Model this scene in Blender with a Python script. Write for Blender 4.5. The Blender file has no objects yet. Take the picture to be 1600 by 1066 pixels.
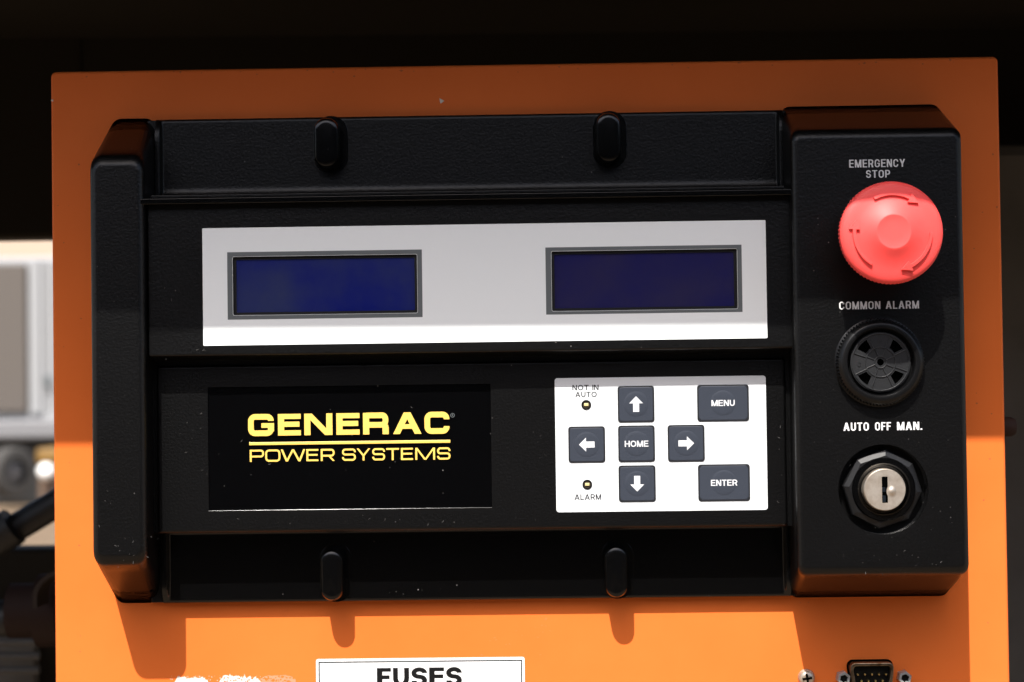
import bpy, bmesh, math, random
from mathutils import Vector, Matrix
from mathutils.geometry import delaunay_2d_cdt
random.seed(7)
R = math.radians
S = bpy.context.scene
COL = S.collection

# ------------------------------------------------------------------ camera
FPX = 2730.0
cam_d = bpy.data.cameras.new('camera')
cam = bpy.data.objects.new('camera', cam_d); COL.objects.link(cam)
cam_d.sensor_width = 36.0
cam_d.lens = FPX / 1600 * 36
CAM = Vector((.0116, -.70, -.0147))
ROT = Matrix.Rotation(R(.95), 3, 'Z') @ Matrix.Rotation(math.pi/2 + R(1.2), 3, 'X') @ Matrix.Rotation(R(-.76), 3, 'Z')
cam.location = CAM
cam.rotation_euler = ROT.to_euler()
cam_d.clip_start = .01
cam_d.clip_end = 3000
cam_d.dof.use_dof = True
cam_d.dof.focus_distance = .672
cam_d.dof.aperture_fstop = 13.0
S.camera = cam

# ------------------------------------------------------------------ sky, sun, exposure
SUN = Vector((.235, 1.0, -1.49)).normalized()        # the way the sunlight travels
sun_el = math.asin(-SUN.z)
w = bpy.data.worlds.new('World'); S.world = w; w.use_nodes = True
nt = w.node_tree
sky = nt.nodes.new('ShaderNodeTexSky'); sky.sky_type = 'NISHITA'; sky.sun_disc = False
sky.air_density = .9; sky.dust_density = 3.6; sky.ozone_density = 1.0
sky.sun_elevation = sun_el
sky.sun_rotation = math.atan2(-SUN.x, -SUN.y)
nt.links.new(sky.outputs[0], nt.nodes['Background'].inputs[0])
nt.nodes['Background'].inputs[1].default_value = .092
sl = bpy.data.lights.new('sun', 'SUN'); sl.energy = 3.05; sl.angle = R(.5); sl.color = (1, .965, .91)
so = bpy.data.objects.new('sun', sl); COL.objects.link(so)
so.rotation_euler = SUN.to_track_quat('-Z', 'Y').to_euler()
S.view_settings.view_transform = 'Standard'; S.view_settings.look = 'None'
S.view_settings.gamma = 1; S.view_settings.exposure = 1.5

# ------------------------------------------------------------------ materials
def mat(name, col, rough=.5, metal=0, spec=.5, coat=0, bump=None, mottle=None, specks=None):
    """bump=(scale,distance mm)  mottle=(scale,colour,amount)  specks=(cell scale,density,colour)"""
    m = bpy.data.materials.new(name); m.use_nodes = True
    n = m.node_tree; N = n.nodes; L = n.links; b = N['Principled BSDF']
    b.inputs['Base Color'].default_value = (*col, 1)
    b.inputs['Roughness'].default_value = rough
    b.inputs['Metallic'].default_value = metal
    b.inputs['Specular IOR Level'].default_value = spec
    b.inputs['Coat Weight'].default_value = coat
    b.inputs['Coat Roughness'].default_value = .08
    g = N.new('ShaderNodeNewGeometry')
    cur = None
    def mix(fac, a, c2):
        x = N.new('ShaderNodeMix'); x.data_type = 'RGBA'
        L.new(fac, x.inputs['Factor'])
        if a is None: x.inputs['A'].default_value = (*col, 1)
        else: L.new(a, x.inputs['A'])
        x.inputs['B'].default_value = (*c2, 1)
        return x.outputs['Result']
    def noise(scale, detail=3, rough_=.6):
        t = N.new('ShaderNodeTexNoise'); t.inputs['Scale'].default_value = scale
        t.inputs['Detail'].default_value = detail; t.inputs['Roughness'].default_value = rough_
        L.new(g.outputs['Position'], t.inputs['Vector']); return t.outputs['Fac']
    def ramp(v, lo, hi, a=0., b_=1.):
        r = N.new('ShaderNodeMapRange'); r.inputs['From Min'].default_value = lo; r.inputs['From Max'].default_value = hi
        r.inputs['To Min'].default_value = a; r.inputs['To Max'].default_value = b_
        L.new(v, r.inputs['Value']); return r.outputs['Result']
    def mul(a, c2):
        x = N.new('ShaderNodeMath'); x.operation = 'MULTIPLY'; L.new(a, x.inputs[0])
        if isinstance(c2, float): x.inputs[1].default_value = c2
        else: L.new(c2, x.inputs[1])
        return x.outputs[0]
    if mottle:
        sc, c2, am = mottle
        cur = mix(ramp(noise(sc, 5), .35, .7, 0, am), cur, c2)
    if specks:
        sc, den, c2 = specks
        v = N.new('ShaderNodeTexVoronoi'); v.inputs['Scale'].default_value = sc
        L.new(g.outputs['Position'], v.inputs['Vector'])
        near = ramp(v.outputs['Distance'], .05, .16, 1, 0)
        sep = N.new('ShaderNodeSeparateColor'); L.new(v.outputs['Color'], sep.inputs[0])
        few = ramp(sep.outputs[0], 1 - den, 1 - den + .02)
        patch = ramp(noise(16, 2), .46, .60)
        amt = mul(mul(near, few), patch)
        cur = mix(amt, cur, c2)
    if cur is not None: L.new(cur, b.inputs['Base Color'])
    if bump:
        sc, d = bump
        bn = N.new('ShaderNodeBump'); bn.inputs['Strength'].default_value = 1
        bn.inputs['Distance'].default_value = d / 1000
        L.new(noise(sc, 2, .5), bn.inputs['Height']); L.new(bn.outputs[0], b.inputs['Normal'])
    return m

M = {}
M['plastic'] = mat('black grained plastic', (.0012, .0012, .0013), .34, spec=.35, bump=(1050, .09), specks=(520, .035, (.22, .21, .20)))
M['gloss'] = mat('black smooth plastic', (.0012, .0012, .0013), .17, spec=.42, bump=(220, .02), specks=(520, .03, (.22, .21, .20)))
M['plate'] = mat('black glossy nameplate', (.0012, .0012, .0014), .10, spec=.35, bump=(60, .02), specks=(480, .12, (.28, .28, .26)))
M['orange'] = mat('orange enamel paint', (.74, .163, .032), .42, spec=.13, coat=.0, bump=(260, .02), mottle=(14, (.67, .140, .025), .8))
M['keypadwhite'] = mat('keypad white', (.63, .655, .67), .42, spec=.3, bump=(300, .01))
M['white'] = mat('satin white overlay', (.83, .87, .875), .38, spec=.5, bump=(500, .01))
M['greyprint'] = mat('grey printed border', (.115, .13, .135), .42)
M['key'] = mat('slate grey membrane key', (.033, .039, .053), .40, spec=.3, bump=(900, .01))
M['keyedge'] = mat('dark key outline', (.010, .011, .014), .4)
M['keytext'] = mat('white key printing', (.62, .63, .65), .5)
M['darktext'] = mat('dark grey printing', (.02, .021, .025), .6)
M['whitetext'] = mat('white screen printing', (.66, .66, .66), .55)
M['blacktext'] = mat('black label printing', (.003, .003, .0035), .6, spec=.2)
M['yellow'] = mat('yellow raised lettering', (.80, .53, .115), .28, spec=.5)
M['labelwhite'] = mat('white label vinyl', (.72, .72, .72), .4)
M['labelline'] = mat('label outline', (.006, .010, .010), .6)
M['red'] = mat('coral red plastic', (.86, .070, .064), .55, spec=.5, bump=(700, .012))
_b = M['red'].node_tree.nodes['Principled BSDF']; _b.inputs['Subsurface Weight'].default_value = .25
_b.inputs['Subsurface Radius'].default_value = (1, .35, .3); _b.inputs['Subsurface Scale'].default_value = .0025
M['lcdblue'] = mat('blue liquid crystal glass', (.008, .013, .15), .10, spec=.5, mottle=(22, (.034, .044, .11), 1.))  # greyer mottle paints cloudy reflections into the glass colour
M['lcdviolet'] = mat('violet blue liquid crystal glass', (.008, .009, .095), .10, spec=.5, mottle=(22, (.026, .023, .075), 1.))  # mottle here also stands in for reflections on the screen
M['bezel'] = mat('black display bezel', (.004, .004, .005), .4)
M['steel'] = mat('brushed nickel', (.72, .65, .56), .48, metal=1, bump=(900, .02), mottle=(260, (.45, .36, .27), .6))
M['zinc'] = mat('dull zinc plated steel', (.34, .35, .36), .36, metal=.35, bump=(700, .04), mottle=(300, (.25, .24, .22), .7))
M['chrome'] = mat('worn chromed screw', (.52, .46, .38), .25, metal=.5, bump=(600, .08), mottle=(500, (.25, .17, .11), .8))
M['shell'] = mat('tarnished connector shell', (.30, .24, .17), .35, metal=1, bump=(900, .06), mottle=(420, (.10, .06, .03), 1.))
M['gold'] = mat('gold plated pin', (.95, .75, .32), .22, metal=1)
M['insul'] = mat('black insulator', (.002, .002, .002), .5, spec=.15)
M['nut'] = mat('dark nut plastic', (.005, .005, .0055), .42, spec=.35, bump=(400, .03))
M['led'] = mat('pale amber lamp lens', (.60, .50, .24), .25, spec=.6)
M['ledwell'] = mat('brown lamp well', (.03, .022, .012), .5)
M['buzz'] = mat('charcoal buzzer plastic', (.011, .0115, .0125), .42, bump=(1500, .02))
M['buzzdark'] = mat('black buzzer plastic', (.0028, .0028, .003), .35, spec=.3)
M['void'] = mat('dark cavity', (.001, .001, .001), .8, spec=0)
M['chippaint'] = mat('white paint residue', (.66, .61, .55), .7)
M['smudge'] = mat('brown smudge', (.30, .10, .03), .6)
M['housing'] = mat('black enclosure paint', (.016, .0138, .010), .7, spec=.08)
M['sidewall'] = mat('dusty black side wall', (.115, .112, .105), .7, spec=.2, mottle=(9, (.055, .052, .048), .8))
M['brownbeam'] = mat('dark brown beam', (.030, .022, .016), .7, spec=.2)
M['rust'] = mat('dark rusty steel', (.022, .011, .008), .7, spec=.2)
M['bar'] = mat('black painted bar', (.010, .010, .010), .5)
M['taupe'] = mat('taupe door paint', (.080, .068, .058), .7)
M['trailer'] = mat('light grey trailer skin', (.25, .255, .26), .6)
M['peach'] = mat('pale peach wall', (.40, .315, .24), .8)
M['golden'] = mat('yellow machine paint', (.16, .085, .012), .6)
M['whitegloss'] = mat('white gloss paint', (.85, .85, .82), .4)
M['rail'] = mat('grey skirt rail', (.16, .16, .165), .6)
M['brownmachine'] = mat('brown machine base', (.11, .07, .045), .7)
M['addedlorry'] = mat('dark paint of added lorry', (.012, .014, .013), .5)
M['tyre'] = mat('dusty tyre rubber', (.045, .042, .038), .8)
M['rim'] = mat('grey wheel rim', (.13, .125, .12), .6)
M['ground'] = mat('pale sandy ground', (.175, .128, .084), .95, spec=.1, mottle=(1.3, (.13, .095, .065), .9), bump=(30, 6.))

# ------------------------------------------------------------------ object helpers
def P(px, py, h=0.):
    """photo position of a point known to lie h mm in front of the orange panel -> (x, z) in mm"""
    d = ROT @ Vector(((px-800)/FPX, -(py-533)/FPX, -1))
    t = (-h/1000 - CAM.y) / d.y
    p = CAM + d*t
    return p.x*1000, p.z*1000
def scl(h): return FPX / (700 - h)                  # photo pixels per mm
def thing(name, loc, label, cat, group=None):
    o = bpy.data.objects.new(name, None); COL.objects.link(o); o.location = loc
    o.empty_display_size = .02
    o['label'] = label; o['category'] = cat
    if group: o['group'] = group
    return o
WL = {}
def link(name, me, m, parent=None, org=(0, 0, 0), label=None, smooth=False, wn=False):
    """mesh in mm (x, y, z) round org -> one object in metres"""
    me.transform(Matrix.Scale(.001, 4))
    o = bpy.data.objects.new(name, me); COL.objects.link(o)
    if m is not None:
        me.materials.clear(); me.materials.append(M[m] if isinstance(m, str) else m)
    wl = Vector(org) / 1000
    if parent is not None:
        o.parent = parent; o.location = wl - WL.get(parent.name, parent.location)
    else: o.location = wl
    WL[o.name] = wl
    if smooth:
        me.shade_smooth()
        if wn:
            md = o.modifiers.new('normals', 'WEIGHTED_NORMAL'); md.weight = 80; md.keep_sharp = True
        else:
            me.set_sharp_from_angle(angle=R(35))
    if label: o['label'] = label
    return o
def tag(o, label, cat, group=None):
    o['label'] = label; o['category'] = cat
    if group: o['group'] = group
    return o
def bm_me(bm, name='m'):
    bmesh.ops.recalc_face_normals(bm, faces=bm.faces)
    me = bpy.data.meshes.new(name); bm.to_mesh(me); bm.free(); return me

def frustum_bm(base, front, h0, h1, rc=2., rf=1.5, back=False, seg=4):
    """base/front = (x0,z0,x1,z1) mm; rises from h0 to h1; corner bevel rc, front bevel rf"""
    bm = bmesh.new()
    def ring(r, h): return [bm.verts.new(v) for v in ((r[0], -h, r[1]), (r[2], -h, r[1]), (r[2], -h, r[3]), (r[0], -h, r[3]))]
    a = ring(base, h0); b = ring(front, h1)
    bm.faces.new(b); bm.faces.new(a[::-1])
    side = []
    for i in range(4):
        j = (i+1) % 4
        bm.faces.new((a[i], a[j], b[j], b[i])); side.append((a[i], b[i]))
    bmesh.ops.recalc_face_normals(bm, faces=bm.faces)
    if rc:
        es = [bm.edges.get(p) for p in side]
        bmesh.ops.bevel(bm, geom=es, offset=rc, segments=seg+1, profile=.5, affect='EDGES', clamp_overlap=True)
    if rf:
        y = -h1
        es = [e for e in bm.edges if all(abs(v.co.y - y) < 1e-4 for v in e.verts)]
        bmesh.ops.bevel(bm, geom=es, offset=rf, segments=seg, profile=.5, affect='EDGES', clamp_overlap=True)
    return bm
def frustum(name, base, front, h0, h1, m, parent, rc=2., rf=1.5, label=None, cut=None):
    cx, cz = (base[0]+base[2])/2, (base[1]+base[3])/2
    sh = lambda r: (r[0]-cx, r[1]-cz, r[2]-cx, r[3]-cz)
    me = bm_me(frustum_bm(sh(base), sh(front), 0, h1-h0, rc, rf))
    if cut:
        cb = bmesh.new()
        for f in cut: f(cb, cx, cz, h0)
        cm = bm_me(cb)
        A = bpy.data.objects.new('a', me); B = bpy.data.objects.new('b', cm)
        COL.objects.link(A); COL.objects.link(B)
        md = A.modifiers.new('b', 'BOOLEAN'); md.object = B; md.operation = 'DIFFERENCE'; md.solver = 'EXACT'
        dg = bpy.context.evaluated_depsgraph_get()
        me = bpy.data.meshes.new_from_object(A.evaluated_get(dg))
        bpy.data.objects.remove(A); bpy.data.objects.remove(B)
    return link(name, me, m, parent, (cx, -h0, cz), label, True, True)
def cut_box(x0, z0, x1, z1, hb, ht):
    def f(bm, cx, cz, h0):
        r = bmesh.ops.create_cube(bm, size=1)
        for v in r['verts']:
            v.co = Vector((((x0+x1)/2-cx) + v.co.x*(x1-x0), -((hb+ht)/2-h0) + v.co.y*(ht-hb), ((z0+z1)/2-cz) + v.co.z*(z1-z0)))
    return f
def cut_cyl(x, z, r_, hb, ht):
    def f(bm, cx, cz, h0):
        A_, B_ = [], []
        for i in range(96):
            a = 2*math.pi*(i+.5)/96; px_, pz_ = x-cx + r_*math.cos(a), z-cz + r_*math.sin(a)
            A_.append(bm.verts.new((px_, -(hb-h0), pz_))); B_.append(bm.verts.new((px_, -(ht-h0), pz_)))
        for i in range(96):
            j = (i+1) % 96; bm.faces.new((A_[i], A_[j], B_[j], B_[i]))
        bm.faces.new(A_); bm.faces.new(B_)
    return f
def box_me(x0, y0, z0, x1, y1, z1, bev=0, seg=2):
    bm = bmesh.new(); r = bmesh.ops.create_cube(bm, size=1)
    for v in r['verts']: v.co = Vector(((x0+x1)/2 + v.co.x*(x1-x0), (y0+y1)/2 + v.co.y*(y1-y0), (z0+z1)/2 + v.co.z*(z1-z0)))
    if bev: bmesh.ops.bevel(bm, geom=bm.edges[:], offset=bev, segments=seg, profile=.5, affect='EDGES')
    return bm_me(bm)
def lathe_bm(prof, n=64, cap=True, teeth=None, a0=0.):
    """prof=[(r,h)...] from the base outwards/up; axis along -y"""
    bm = bmesh.new(); rings = []
    for k, (r, h) in enumerate(prof):
        if r < 1e-6: rings.append([bm.verts.new((0, -h, 0))]); continue
        ring = []
        for i in range(n):
            a = a0 + 2*math.pi*i/n; rr = r
            if teeth and k in teeth and i % 2: rr = r - teeth[k]
            ring.append(bm.verts.new((rr*math.cos(a), -h, rr*math.sin(a))))
        rings.append(ring)
    for A, B in zip(rings, rings[1:]):
        for i in range(n):
            j = (i+1) % n
            if len(A) == 1 and len(B) == 1: continue
            if len(A) == 1: bm.faces.new((A[0], B[j], B[i]))
            elif len(B) == 1: bm.faces.new((A[i], A[j], B[0]))
            else: bm.faces.new((A[i], A[j], B[j], B[i]))
    return bm
# ---- flat shapes: union of polygons, extruded
def flat_me(polys, th, holes=()):
    """polys: lists of (x,z) mm; merged into one outline and given thickness th (toward the viewer)"""
    vs = []; fs = []; es = []
    for p in polys:
        k = len(vs); vs += [Vector(q) for q in p]; fs.append(list(range(k, k+len(p))))
    for p in holes:
        k = len(vs); vs += [Vector(q) for q in p]; n = len(p)
        es += [(k+i, k+(i+1) % n) for i in range(n)]
    # counter-clockwise faces
    for f in fs:
        a = sum(vs[f[i]].x*vs[f[(i+1) % len(f)]].y - vs[f[(i+1) % len(f)]].x*vs[f[i]].y for i in range(len(f)))
        if a < 0: f.reverse()
    for f in fs:
        n = len(f); es += [(f[i], f[(i+1) % n]) for i in range(n)]
    V, E_, Fc, *_ = delaunay_2d_cdt(vs, es, [], 0, 1e-6)
    bb = [(min(q[0] for q in p), max(q[0] for q in p), min(q[1] for q in p), max(q[1] for q in p)) for p in polys]
    def inside(p, poly):
        c = False; n = len(poly)
        for i in range(n):
            x1, y1 = poly[i]; x2, y2 = poly[(i+1) % n]
            if (y1 > p[1]) != (y2 > p[1]) and p[0] < (x2-x1)*(p[1]-y1)/(y2-y1) + x1: c = not c
        return c
    tris = []
    for f in Fc:
        cx = sum(V[i].x for i in f)/len(f); cy = sum(V[i].y for i in f)/len(f)
        if any(inside((cx, cy), h) for h in holes): continue
        if not any(b_[0] <= cx <= b_[1] and b_[2] <= cy <= b_[3] and inside((cx, cy), p) for p, b_ in zip(polys, bb)): continue
        tris.append(f)
    bm = bmesh.new(); bv = {}
    def gv(i, y):
        if (i, y) not in bv: bv[(i, y)] = bm.verts.new((V[i].x, -y, V[i].y))
        return bv[(i, y)]
    cnt = {}
    for f in tris:
        n = len(f)
        for i in range(n):
            e = (f[i], f[(i+1) % n]); cnt[e] = cnt.get(e, 0)+1
    for f in tris:
        try: bm.faces.new([gv(i, th) for i in f])
        except ValueError: pass
    for (a, b) in cnt:
        if (b, a) not in cnt: bm.faces.new((gv(b, th), gv(a, th), gv(a, 0), gv(b, 0)))
    me = bpy.data.meshes.new('flat'); bm.to_mesh(me); bm.free(); return me
def rrect(x0, z0, x1, z1, r=0., n=6):
    if r <= 0: return [(x0, z0), (x1, z0), (x1, z1), (x0, z1)]
    out = []
    for cx, cz, a in ((x1-r, z0+r, -90), (x1-r, z1-r, 0), (x0+r, z1-r, 90), (x0+r, z0+r, 180)):
        for i in range(n+1):
            t = R(a + 90*i/n); out.append((cx + r*math.cos(t), cz + r*math.sin(t)))
    return out
def circ(x, z, r, n=48): return [(x + r*math.cos(2*math.pi*i/n), z + r*math.sin(2*math.pi*i/n)) for i in range(n)]
def ribbon(pts, t, closed=False):
    """list of quads following a line with thickness t"""
    n = len(pts); L_, R_ = [], []
    P_ = [Vector(p) for p in pts]
    for i in range(n):
        a = P_[(i-1) % n] if (closed or i > 0) else None
        b = P_[(i+1) % n] if (closed or i < n-1) else None
        d1 = (P_[i]-a).normalized() if a is not None else None
        d2 = (b-P_[i]).normalized() if b is not None else None
        if d1 is None: d1 = d2
        if d2 is None: d2 = d1
        n1 = Vector((-d1.y, d1.x)); n2 = Vector((-d2.y, d2.x)); m = n1+n2
        if m.length < 1e-6: m = n1
        m.normalize(); k = 1/max(.35, m.dot(n1))
        L_.append(P_[i] + m*k*t/2); R_.append(P_[i] - m*k*t/2)
    q = []
    for i in range(n if closed else n-1):
        j = (i+1) % n
        q.append([tuple(L_[i]), tuple(R_[i]), tuple(R_[j]), tuple(L_[j])])
    return q
def rpath(pts, rx, ry, closed=False, n=7):
    """polyline with elliptical corners"""
    out = []; m = len(pts)
    for i, p in enumerate(pts):
        if not closed and i in (0, m-1): out.append(p); continue
        a = pts[(i-1) % m]; b = pts[(i+1) % m]
        def step(q):
            dx, dy = q[0]-p[0], q[1]-p[1]; l = math.hypot(dx, dy)
            r = (rx*abs(dx)+ry*abs(dy))/l
            end = (not closed and ((q is a and i == 1) or (q is b and i == m-2)))
            r = min(r, l*(.98 if end else .499))
            return (p[0]+dx/l*r, p[1]+dy/l*r)
        s, e = step(a), step(b)
        for k in range(n+1):
            u = math.pi/2*k/n
            c, s_ = 1-math.sin(u), 1-math.cos(u)
            out.append((p[0] + (s[0]-p[0])*c + (e[0]-p[0])*s_, p[1] + (s[1]-p[1])*c + (e[1]-p[1])*s_))
    res = [out[0]]
    for q in out[1:]:
        if math.hypot(q[0]-res[-1][0], q[1]-res[-1][1]) > 1e-5: res.append(q)
    return res
def glyph(c, w, t, th, rx, ry, mid=.5):
    """polygons of a capital in a box w x 1; stems t, bars th"""
    box = lambda a, b, c_, d: [(a, b), (c_, b), (c_, d), (a, d)]
    dia = lambda xa, ya, xb, yb, tx: [(xa, ya), (xa+tx, ya), (xb+tx, yb), (xb, yb)]
    l, r, b, u = t/2, w-t/2, th/2, 1-th/2
    g = []
    if c in 'EFHILTMN' or c == '.':
        pass
    if c == 'E': g = [box(0, 0, t, 1), box(0, 0, w, th), box(0, 1-th, w, 1), box(0, mid-th/2+.02, w*.94, mid+th/2+.02)]
    elif c == 'F': g = [box(0, 0, t, 1), box(0, 1-th, w, 1), box(0, mid-th/2, w*.9, mid+th/2)]
    elif c == 'H': g = [box(0, 0, t, 1), box(w-t, 0, w, 1), box(0, mid-th/2, w, mid+th/2)]
    elif c == 'I': g = [box(0, 0, t, 1)]
    elif c == 'L': g = [box(0, 0, t, 1), box(0, 0, w, th)]
    elif c == 'T': g = [box(w/2-t/2, 0, w/2+t/2, 1), box(0, 1-th, w, 1)]
    elif c == '.': g = [box(0, 0, t, t)]
    elif c == 'N': g = [box(0, 0, t, 1), box(w-t, 0, w, 1), dia(w-t*1.22, 0, 0, 1, t*1.22)]
    elif c == 'M':
        g = [box(0, 0, t, 1), box(w-t, 0, w, 1)]
        tx = t*1.1
        g += [dia(w/2-tx/2, 0, 0, 1, tx), dia(w/2-tx/2, 0, w-tx, 1, tx)]
    elif c == 'W':
        tx = t*1.08; q = (w-tx)
        g = [dia(q*.22, 0, 0, 1, tx), dia(q*.22, 0, q*.5, 1, tx), dia(q*.78, 0, q*.5, 1, tx), dia(q*.78, 0, q, 1, tx)]
    elif c == 'A':
        tx = t*1.1; q = (w-tx)
        g = [dia(0, 0, q/2, 1, tx), dia(q, 0, q/2, 1, tx)]
        y = .24; g += [box(w*.16, y, w*.84, y+th*.9)]
    elif c == 'Y':
        tx = t*1.12; q = (w-tx)
        g = [dia(w/2-tx/2, .40, 0, 1, tx), dia(w/2-tx/2, .40, q, 1, tx), box(w/2-t/2, 0, w/2+t/2, .45)]
    elif c == 'O': g = ribbon(rpath([(l, b), (r, b), (r, u), (l, u)], rx, ry, True), (t+th)/2, True)
    elif c == 'U': g = ribbon(rpath([(l, 1), (l, b), (r, b), (r, 1)], rx, ry), (t+th)/2)
    elif c == 'C': g = ribbon(rpath([(r, .66), (r, u), (l, u), (l, b), (r, b), (r, .34)], rx, ry), (t+th)/2)
    elif c == 'G': g = ribbon(rpath([(r, .69), (r, u), (l, u), (l, b), (r, b), (r, .33)], rx, ry), (t+th)/2) + [box(w*.52, .50-th*.55, w, .50+th*.35), box(w-t, .2, w, .5)]
    elif c == 'S':
        md = mid+.01
        g = ribbon(rpath([(r, .70), (r, u), (l, u), (l, md), (r, md), (r, b), (l, b), (l, .30)], rx*.8, ry), (t+th)/2)
    elif c in 'PR':
        md = .44
        g = [box(0, 0, t, 1)] + ribbon(rpath([(t*.5, u), (r, u), (r, md), (t*.5, md)], rx*.8, ry), (t+th)/2)
        if c == 'R': g += [dia(w-t*1.08, 0, w*.50, md, t*1.08) if rx > .2 else box(w-t, 0, w, md*.7)] + ([] if rx > .2 else [dia(w-t, md*.62, w*.74, md, t)])
    elif c == 'D': g = [box(0, 0, t, 1)] + ribbon(rpath([(t*.5, u), (r, u), (r, b), (t*.5, b)], rx, ry), (t+th)/2)
    return g
STY = {  # width factors (per cap height), stem, bar, corner radii, gap
 'bold':  dict(t=.185, th=.155, rx=.40, ry=.36, gap=.10, W=dict(E=.68, F=.63, H=.76, M=.92, N=.76, O=.86, U=.76, R=.74, T=.70, S=.72)),
 'heavy': dict(t=.26, th=.205, rx=.38, ry=.34, gap=.08, W=dict(F=.66, U=.78, S=.76, E=.70)),
 'light': dict(t=.175, th=.16, rx=.45, ry=.42, gap=.12, W=dict(N=.78, O=.92, T=.76, I=.145, A=.90, U=.76, L=.60, R=.76, M=.92)),
 'cond':  dict(t=.155, th=.125, rx=.24, ry=.24, gap=.135, W=dict(E=.50, M=.72, R=.56, G=.58, N=.58, C=.56, Y=.62, S=.54, T=.54, O=.58, P=.54, A=.64, L=.46, U=.56, F=.48)),
 'condb': dict(t=.185, th=.145, rx=.25, ry=.25, gap=.12, W=dict(A=.68, U=.58, T=.56, O=.60, F=.50, M=.76, N=.62)),
}
def word_polys(s, style, width, cap, space=.45, gap=None):
    st = STY[style]; g = gap if gap is not None else st['gap']
    ws = [(space if ch == ' ' else st['t'] if ch == '.' else st['W'].get(ch, .6)) for ch in s]
    tot = sum(ws) + g*(len(s)-1)
    kx = width / tot; x = -width/2; out = []
    for ch, w_ in zip(s, ws):
        if ch != ' ':
            f = cap/kx
            for p in glyph(ch, w_, st['t'], st['th'], st['rx'], st['ry']):
                out.append([(x + a*kx, (b_-.5)*cap) for a, b_ in p])
        x += (w_+g)*kx
    return out
def word(s, px, py, wpx, cpx, h, style, m, parent, th=.06, name='lettering', space=.45, gap=None):
    x, z = P(px, py, h); k = scl(h)
    me = flat_me(word_polys(s, style, wpx/k, cpx/k, space, gap), th)
    return link(name, me, m, parent, (x, -h, z))
def row(s, spans, px0, px1, pyc, cpx, h, t, th, rx, ry, m, parent, depth, bev):
    """letters at measured spans"""
    k = scl(h); x0, z = P((px0+px1)/2, pyc, h); cap = cpx/k; polys = []
    for ch, (a, b) in zip(s, spans):
        w_ = (b-a)/k/cap; off = ((a+b)/2 - (px0+px1)/2)/k
        for p in glyph(ch, w_, t, th, rx, ry):
            polys.append([((q-w_/2)*cap + off, (r-.5)*cap) for q, r in p])
    me = flat_me(polys, depth)
    if bev:
        bm = bmesh.new(); bm.from_mesh(me); bmesh.ops.remove_doubles(bm, verts=bm.verts, dist=1e-4)
        y = -depth
        es = [e for e in bm.edges if len(e.link_faces) == 2 and e.calc_face_angle(0) > R(60) and all(abs(v.co.y-y) < 1e-4 for v in e.verts)]
        bmesh.ops.bevel(bm, geom=es, offset=bev, segments=2, profile=.5, affect='EDGES', clamp_overlap=True)
        bm.to_mesh(me); bm.free()
    return link('lettering', me, m, parent, (x0, -h, z))

# levels of the moulding, mm in front of the orange sheet
HB, HK, HD, HC, HT = 5., 20., 30., 35., 36.5

# ------------------------------------------------------------------ enclosure round the panel, ground, distance
gb = bmesh.new()
gv = [gb.verts.new(v) for v in ((-9e5, -9e5, -1250), (9e5, -9e5, -1250), (9e5, 9e5, -1250), (-9e5, 9e5, -1250))]
gb.faces.new(gv); g = link('ground', bm_me(gb), 'ground'); g['kind'] = 'structure'

# shade edge of the hood: found from where its shadow falls on the orange sheet
def back_along(pt, dy):
    t = dy / SUN.y
    return Vector((pt[0], 0, pt[1]))/1000 - SUN*t
pl = P(112, 695, 0); pr = P(1545, 686, 0)
el, er = back_along(pl, .15), back_along(pr, .15)
slope = (er.z-el.z)/(er.x-el.x)
enc = thing('generator_enclosure', (0, .2, -1.25), 'black steel enclosure with a deep hood, around and above the orange control box', 'enclosure')
WL[enc.name] = Vector(enc.location)
def roof_z(x): return (el.z + (x/1000-el.x)*slope)*1000
bm = bmesh.new()
zl, zr = roof_z(-900), roof_z(900)
v = [bm.verts.new(q) for q in ((-900, -150, zl), (900, -150, zr), (900, -150, zr+26), (-900, -150, zl+26), (-900, 800, zl+40), (900, 800, zr+40), (900, 800, zr+70), (-900, 800, zl+70))]
for f in ((0, 1, 2, 3), (5, 4, 7, 6), (4, 5, 1, 0), (3, 2, 6, 7), (4, 0, 3, 7), (1, 5, 6, 2)): bm.faces.new([v[i] for i in f])
link('hood', bm_me(bm), 'housing', enc, (0, 0, 0))
def wbox(name, x0, y0, z0, x1, y1, z1, m, parent, bev=0, label=None):
    cx, cy, cz = (x0+x1)/2, (y0+y1)/2, (z0+z1)/2
    return link(name, box_me(x0-cx, y0-cy, z0-cz, x1-cx, y1-cy, z1-cz, bev), m, parent, (cx, cy, cz), label)
def PY(px, py, y):                                   # same, for things y mm behind the sheet
    return P(px, py, -y)
# rear wall of the bay, header over the side opening, right side wall
zh = PY(40, 372, 420)[1]
xw = PY(130, 500, 420)[0]
wbox('header', -760, 420, zh, xw, 450, 312, 'housing', enc, 3)
wbox('rear_panel', xw, 422, -900, 700, 446, 310, 'housing', enc, 1)
wbox('side_panel', PY(1530, 500, 330)[0], 330, -900, 700, 345, PY(1580, 222, 330)[1], 'sidewall', enc, 8)
wbox('sill', -760, 420, -900, xw, 450, PY(40, 858, 420)[1], 'housing', enc, 3)
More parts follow.
